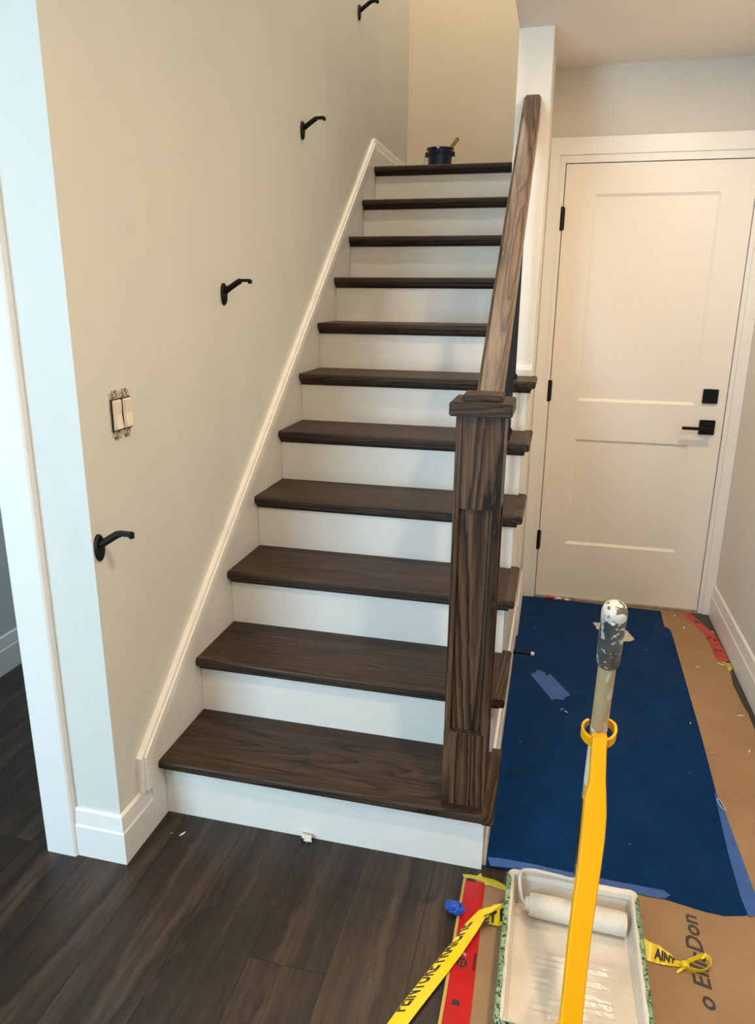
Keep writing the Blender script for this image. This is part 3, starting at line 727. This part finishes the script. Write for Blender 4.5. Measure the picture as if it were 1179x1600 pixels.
for rowi, yy in ((grid[0], ty1 - .010), (grid[-1], ty0 + .010)):
    t2 = [bm.verts.new((v.co.x if 0 < j < len(rowi) - 1 else v.co.x, yy, TZ - .002)) for j, v in enumerate(rowi)]
    for j in range(len(rowi) - 1): bm.faces.new((rowi[j], rowi[j + 1], t2[j + 1], t2[j]))
for v in bm.verts: v.co += Vector((noise.noise(v.co * 40), noise.noise(v.co * 40 + Vector((9, 0, 0))), noise.noise(v.co * 45 + Vector((0, 9, 0))))) * .0007
pt = obj('painted_inside', bm, PAINTW, tr, True, label='wet white paint over the ribbed ramp and well')
# shell: sloping outer walls
bm = bmesh.new()
def rc(i, z): return [(tx0 + i, ty0 + i, z), (tx1 - i, ty0 + i, z), (tx1 - i, ty1 - i, z), (tx0 + i, ty1 - i, z)]
loft([rc(.018, .0034), rc(.003, TZ - .006), rc(.004, TZ - .006), rc(.019, .0060)], bm, cap=False)
bm.faces.new([bm.verts.new(p) for p in rc(.018, .0034)])
obj('shell', bm, GREEN, tr)
# rolled rim, four sides
bm = bmesh.new(); NR = 60
def rimpath():
    pts = []
    cr = .014
    for (cx, cy, a0) in ((tx1 - cr, ty1 - cr, 0), (tx0 + cr, ty1 - cr, 90), (tx0 + cr, ty0 + cr, 180), (tx1 - cr, ty0 + cr, 270)):
        for k in range(5): a = math.radians(a0 + 22.5 * k); pts.append(Vector((cx + cr * math.cos(a), cy + cr * math.sin(a), TZ)))
    out = []
    for a, b in zip(pts, pts[1:] + pts[:1]):
        m = max(1, int((b - a).length / .02))
        for k in range(m): out.append(a.lerp(b, k / m))
    return out
pth = rimpath(); rings = []
cxm, cym = (tx0 + tx1) / 2, (ty0 + ty1) / 2
for k, p in enumerate(pth):
    d = (pth[(k + 1) % len(pth)] - pth[k - 1]).normalized(); o_ = Vector((d.y, -d.x, 0))
    wob = noise.noise(p * 60) * .0012
    rings.append([p + o_ * a + Vector((0, 0, b + wob)) for a, b in ((.004, -.007), (.0045, -.001), (.001, .0025), (-.006, .002), (-.012, -.001), (-.012, -.004), (-.006, -.003), (0, -.006))])
loft(rings + [rings[0]], bm, cap=False); bmesh.ops.remove_doubles(bm, verts=bm.verts, dist=1e-6)
obj('rim', bm, GREEN, tr, True)
bm = bmesh.new(); rings = []
for k, p in enumerate(pth):
    d = (pth[(k + 1) % len(pth)] - pth[k - 1]).normalized(); o_ = Vector((d.y, -d.x, 0))
    e = noise.noise(p * 55) * .003
    e -= .003
    if p.y > ty1 - .02: e += .008
    rings.append([p + o_ * a + Vector((0, 0, b)) for a, b in ((-.004 + e, .0030), (-.004 + e, .0042), (-.0135, .0020), (-.016, -.010), (-.0135, -.010))])
loft(rings + [rings[0]], bm, cap=False); bmesh.ops.remove_doubles(bm, verts=bm.verts, dist=1e-6)
obj('paint_on_rim', bm, PAINTW, tr, True)

# ------------------------------------------------------------------ paint roller on its pole
ry, rz = -.128, .041
R0 = Vector((1.027, ry + .003, rz)); R1 = Vector((1.248, ry - .003, rz))
ro = empty('paint_roller', (1.138, -.09, .012), 'paint roller in the tray on an upright pole with splattered grey grip', 'paint roller')
bm = bmesh.new(); NS = 40; rings = []
for k in range(25):
    c = R0.lerp(R1, k / 24); e = .0265 if 0 < k < 24 else .0245
    rr_ = []
    for j in range(NS):
        a = 2 * math.pi * j / NS; d = Vector((0, math.cos(a), math.sin(a)))
        rr_.append(c + d * (e + noise.noise(Vector((c.x * 130, math.cos(a) * 4, math.sin(a) * 4))) * .0012))
    rings.append(rr_)
loft(rings, bm); obj('roller_cover', bm, NAP, ro, True, label='paint soaked roller cover')
obj('end_cap', tube([R0 + Vector((-.010, 0, 0)), R0 + Vector((-.0002, 0, 0))], [.015, .018], 20), PAINTW, ro, True)
Bp = PD(903, 1375, 1.75); Tp = PD(961, 947, 1.215)
ax = (Tp - Bp).normalized(); LP = (Tp - Bp).length
wire = [R0 + Vector((-.008, 0, 0)), R0 + Vector((-.018, .004, .004)), R0 + Vector((-.024, .018, .026)), Vector((1.000, -.090, .082)), Vector((1.004, -.070, .086)), Vector((1.03, -.064, .086)), Vector((1.06, -.064, .085)), Vector((1.10, -.064, .082)), Bp + Vector((-.012, .004, -.006)), Bp + ax * .012]
def smooth_path(pts, it=2):
    pts = [Vector(p) for p in pts]
    for _ in range(it):
        q = [pts[0]]
        for a, b in zip(pts, pts[1:]): q += [a.lerp(b, .25), a.lerp(b, .75)]
        pts = q + [pts[-1]]
    return pts
obj('wire_frame', tube(smooth_path(wire), .0042, 10), PAINTW, ro, True)
def onp(t_): return Bp + ax * (LP * t_)
def tt(row):  # pole parameter seen at an image row
    lo, hi = 0., 1.
    for _ in range(40):
        m = (lo + hi) / 2; q = M3.transposed() @ (onp(m) - CAM); v = CY - FPX * q.y / -q.z
        if v > row: lo = m
        else: hi = m
    return lo
def turn(t0, t1, prof, nn=24):
    return tube([onp(t0 + (t1 - t0) * a) for a, b in prof], [b for a, b in prof], nn)
th_, ts, tg = tt(1245), tt(1150), tt(1036)
obj('handle', turn(.01, th_, [(0, .008), (.05, .0125), (.2, .0145), (.9, .0150), (1, .0140)]), BLKROD, ro, True)
obj('pole_shaft', turn(th_, tg, [(0, .0158), (1, .0158)]), SHAFT, ro, True)
sh = obj('pole_label', turn(tt(1222), tt(1133), [(0, .0161), (1, .0161)]), plain('white_label', (.74, .68, .60), .45), ro, True)
# red lettering mark on the label, facing the entry
s_, u_ = frame(ax)
fc = (CAM - onp(tt(1138))); fc = (fc - ax * fc.dot(ax)).normalized(); sd = ax.cross(fc).normalized()
bm = text_bm('K', .016, 0, .0008)
xs_ = [v.co.x for v in bm.verts]; w0 = (min(xs_) + max(xs_)) / 2
base = onp(tt(1146))
for v in bm.verts:
    a = (v.co.x - w0) / .0161; vy = v.co.y
    v.co = base + ax * vy + (fc * math.cos(a) + sd * math.sin(a)) * .01635
obj('label_print', bm, plain('red_label_print', (.45, .03, .03), .5), sh)
obj('grip', turn(tg, tt(962), [(0, .0145), (.006, .0185), (.03, .0205), (.5, .0212), (1, .0215)]), FOAM, ro, True)
obj('grip_end', turn(tt(962) + .0001, 1.006, [(0, .0216), (.4, .0214), (.7, .0190), (.9, .0125), (1, .004)]), FOAMT, ro, True)
c = onp(tt(961)); obj('hang_hole', tube([c + fc * .019, c + fc * .0222], .0036, 14), GLASSY, ro)

# ------------------------------------------------------------------ yellow arm with a clip round the pole
ya_ = empty('pole_clip_arm', (1.13, -.47, .075), 'yellow plastic arm clipped round the roller pole above the tray', 'pole holder')
cl = [(938, 1152, 11.2), (936.2, 1180, 11.6), (934.4, 1222, 12.2), (932.6, 1238, 14.8), (931, 1252, 16.6), (930.2, 1275, 17.8), (927.4, 1310, 18.2), (922.4, 1354, 17.6), (915.5, 1401, 17.6), (906.5, 1470, 17.2), (897.5, 1555, 16.8), (893, 1600, 17.4), (890, 1634, 18.0)]
def arm_depth(row): return 1.368 - .038 * max(0, row - 1300) / 334
rings = []
xr_ = M3 @ Vector((1, 0, 0))
back = M3 @ Vector((0, .25, -1)); back.normalize()
for k, (u, v, hwp) in enumerate(cl):
    dpt = arm_depth(v); c = PD(u, v, dpt); h_ = hwp * dpt / FPX; e = .0025
    th = .014
    bk = back * th
    rings.append([c - xr_ * h_ + bk, c - xr_ * h_ + back * e, c - xr_ * (h_ - e), c + xr_ * (h_ - e), c + xr_ * h_ + back * e, c + xr_ * h_ + bk])
obj('arm', loft(rings), YEL, ya_, True)
endc = PD(890, 1634, arm_depth(1634))
obj('foot_hook', prism([(endc.x - .024, ty0 - .030, TZ + .020), (endc.x - .024, ty0 - .034, TZ + .004), (endc.x - .024, ty0 - .020, TZ - .030), (endc.x - .024, ty0 - .010, TZ - .030), (endc.x - .024, ty0 - .010, TZ + .0065), (endc.x - .024, ty0 + .020, TZ + .0065), (endc.x - .024, ty0 + .020, TZ + .014)], (.048, 0, 0)), YEL, ya_)
kc = onp(tt(1141)); opening = (back - ax * back.dot(ax)).normalized(); side = ax.cross(opening).normalized()
bm = bmesh.new(); rings = []
NA = 34
for k in range(NA + 1):
    a = math.radians(-148 + 296 * k / NA)           # 0 = towards the camera
    hk = max(0, (abs(math.degrees(a)) - 95) / 53)
    rad = .0315 - .006 * hk
    d = -opening * math.cos(a) + side * math.sin(a)
    c = kc + d * rad + side * 0
    hgt = .0125 - .004 * hk; wdt = .0048
    rings.append([c + d * wdt * .5 * i_ + ax * hgt * j_ for i_, j_ in ((-1, -1), (1, -1), (1, 1), (-1, 1))])
loft(rings, bm); obj('clip', bm, YEL, ya_, True)

# ------------------------------------------------------------------ yellow barrier tape
def edge(pix, z):
    return [P(u, v, 'z', zz) for (u, v), zz in zip(pix, z)]
tl = empty('barrier_tape', (.85, -.3, .004), 'twisted yellow barrier tape with black French lettering left of the tray', 'tape')
Lp = [(748, 1422), (726, 1444), (706, 1472), (682, 1501), (655, 1534), (627, 1569), (590, 1620)]
Rp = [(786, 1411), (757, 1435), (744, 1457), (719, 1494), (690, 1532), (661, 1569), (622, 1620)]
zl = [.034, .026, .014, .009, .007, .006, .006]; zr = [.038, .030, .018, .011, .009, .008, .008]
Le, Re = edge(Lp, zl), edge(Rp, zr)
obj('long_run', strip(Le, Re, .0006), YTAPE, tl, True)
sp = strip(edge([(786, 1411), (770, 1414), (757, 1432), (753, 1438)], [.0375, .036, .030, .026]), edge([(790, 1444), (779, 1447), (764, 1444), (754, 1439)], [.010, .010, .014, .0255]), .0006)
obj('turned_end', sp, YTAPE, tl, True)
def polyat(pl, t_):
    tot = [0]
    for a, b in zip(pl, pl[1:]): tot.append(tot[-1] + (b - a).length)
    s_ = max(0, min(.9999, t_)) * tot[-1]
    for i_ in range(len(pl) - 1):
        if s_ <= tot[i_ + 1]: return pl[i_].lerp(pl[i_ + 1], (s_ - tot[i_]) / max(1e-9, tot[i_ + 1] - tot[i_]))
    return pl[-1]
def wrap_text(body, L_, R_, u0, u1, vb, vt, name, parent, lift=.0012, cut=True, bold=.03):
    bm = text_bm(body, 1.0, 0, bold, 1.0)
    xs = [v.co.x for v in bm.verts]; mx, Mx = min(xs), max(xs); H = .72
    for v in bm.verts: v.co = Vector(((v.co.x - mx) / (Mx - mx), v.co.y / H, 0))
    for k in range(1, 60):
        bmesh.ops.bisect_plane(bm, geom=bm.verts[:] + bm.edges[:] + bm.faces[:], plane_co=(k / 60, 0, 0), plane_no=(1, 0, 0))
    if cut:
        yc = (0.02 - vb) / (vt - vb)
        bmesh.ops.bisect_plane(bm, geom=bm.verts[:] + bm.edges[:] + bm.faces[:], plane_co=(0, yc, 0), plane_no=(0, 1, 0), clear_outer=True)
    for v in bm.verts:
        u = u0 + (u1 - u0) * v.co.x; q = vb + (vt - vb) * v.co.y
        a, b = polyat(L_, u), polyat(R_, u); v.co = a.lerp(b, q) + Vector((0, 0, lift))
    return obj(name, bm, INK, parent)
wrap_text('PEINTURE FRAICHE', Le[::-1], Re[::-1], .17, .86, .38, -.34, 'lettering', tl)
wrap_text('ET P', edge([(755, 1428), (790, 1411)], [.032, .040]), edge([(752, 1448), (792, 1444)], [.022, .012]), .05, .98, .84, .22, 'lettering', tl, .0026, False, .05)
# knotted end right of the tray
tk = empty('barrier_tape', (1.36, -.16, .004), 'knotted yellow barrier tape end on the cardboard right of the tray', 'tape')
Lk = edge([(1003, 1466), (1022, 1474), (1043, 1487), (1056, 1500), (1064, 1505)], [.012, .014, .013, .011, .012]); Rk = edge([(1003, 1497), (1020, 1503), (1038, 1508), (1054, 1509), (1063, 1510)], [.006, .006, .006, .007, .008])
bm = strip(Lk, Rk, .0006, 5)
for v in bm.verts: v.co.z += .0018 * math.sin(v.co.y * 420)
obj('tail', bm, YTAPE, tk, True)
wrap_text('AINT', Lk, Rk, .30, .86, .80, .22, 'lettering', tk, .0034, False, .05)
q = P(1068, 1508, 'z', .010); lump('knot', (q.x, q.y, .0035), .0085, YTAPE, None, None, 6, (1.2, 1, .9), parent=tk)
lp = [P(u, v, 'z', z) for (u, v), z in zip([(1070, 1506), (1082, 1500), (1094, 1495), (1103, 1494), (1109, 1501), (1107, 1512), (1096, 1517), (1082, 1515), (1070, 1511)], [.012, .016, .020, .018, .014, .010, .010, .010, .010])]
lp = smooth_path(lp, 2)
rings = []
for i_, p in enumerate(lp):
    d = (lp[min(i_ + 1, len(lp) - 1)] - lp[max(i_ - 1, 0)]).normalized(); s2 = Vector((-d.y, d.x, 0)).normalized()
    ww = .0035 + .003 * (i_ / len(lp))
    rings.append([p - s2 * .0005 - Vector((0, 0, ww)), p + s2 * .0005 - Vector((0, 0, ww)), p + s2 * (.0005 + .003) + Vector((0, 0, ww)), p + s2 * (-.0005 + .003) + Vector((0, 0, ww))])
obj('loop', loft(rings), YTAPE, tk, True)
obj('loose_end', strip(edge([(1066, 1510), (1058, 1516), (1056, 1519)], [.010, .006, .0045]), edge([(1070, 1513), (1062, 1519), (1058, 1521)], [.010, .006, .0045]), .0006, 3), YTAPE, tk)
obj('loose_end', strip(edge([(1094, 1498), (1099, 1492), (1101, 1489)], [.018, .022, .024]), edge([(1098, 1499), (1103, 1493), (1103, 1490)], [.018, .022, .024]), .0006, 3), YTAPE, tk)
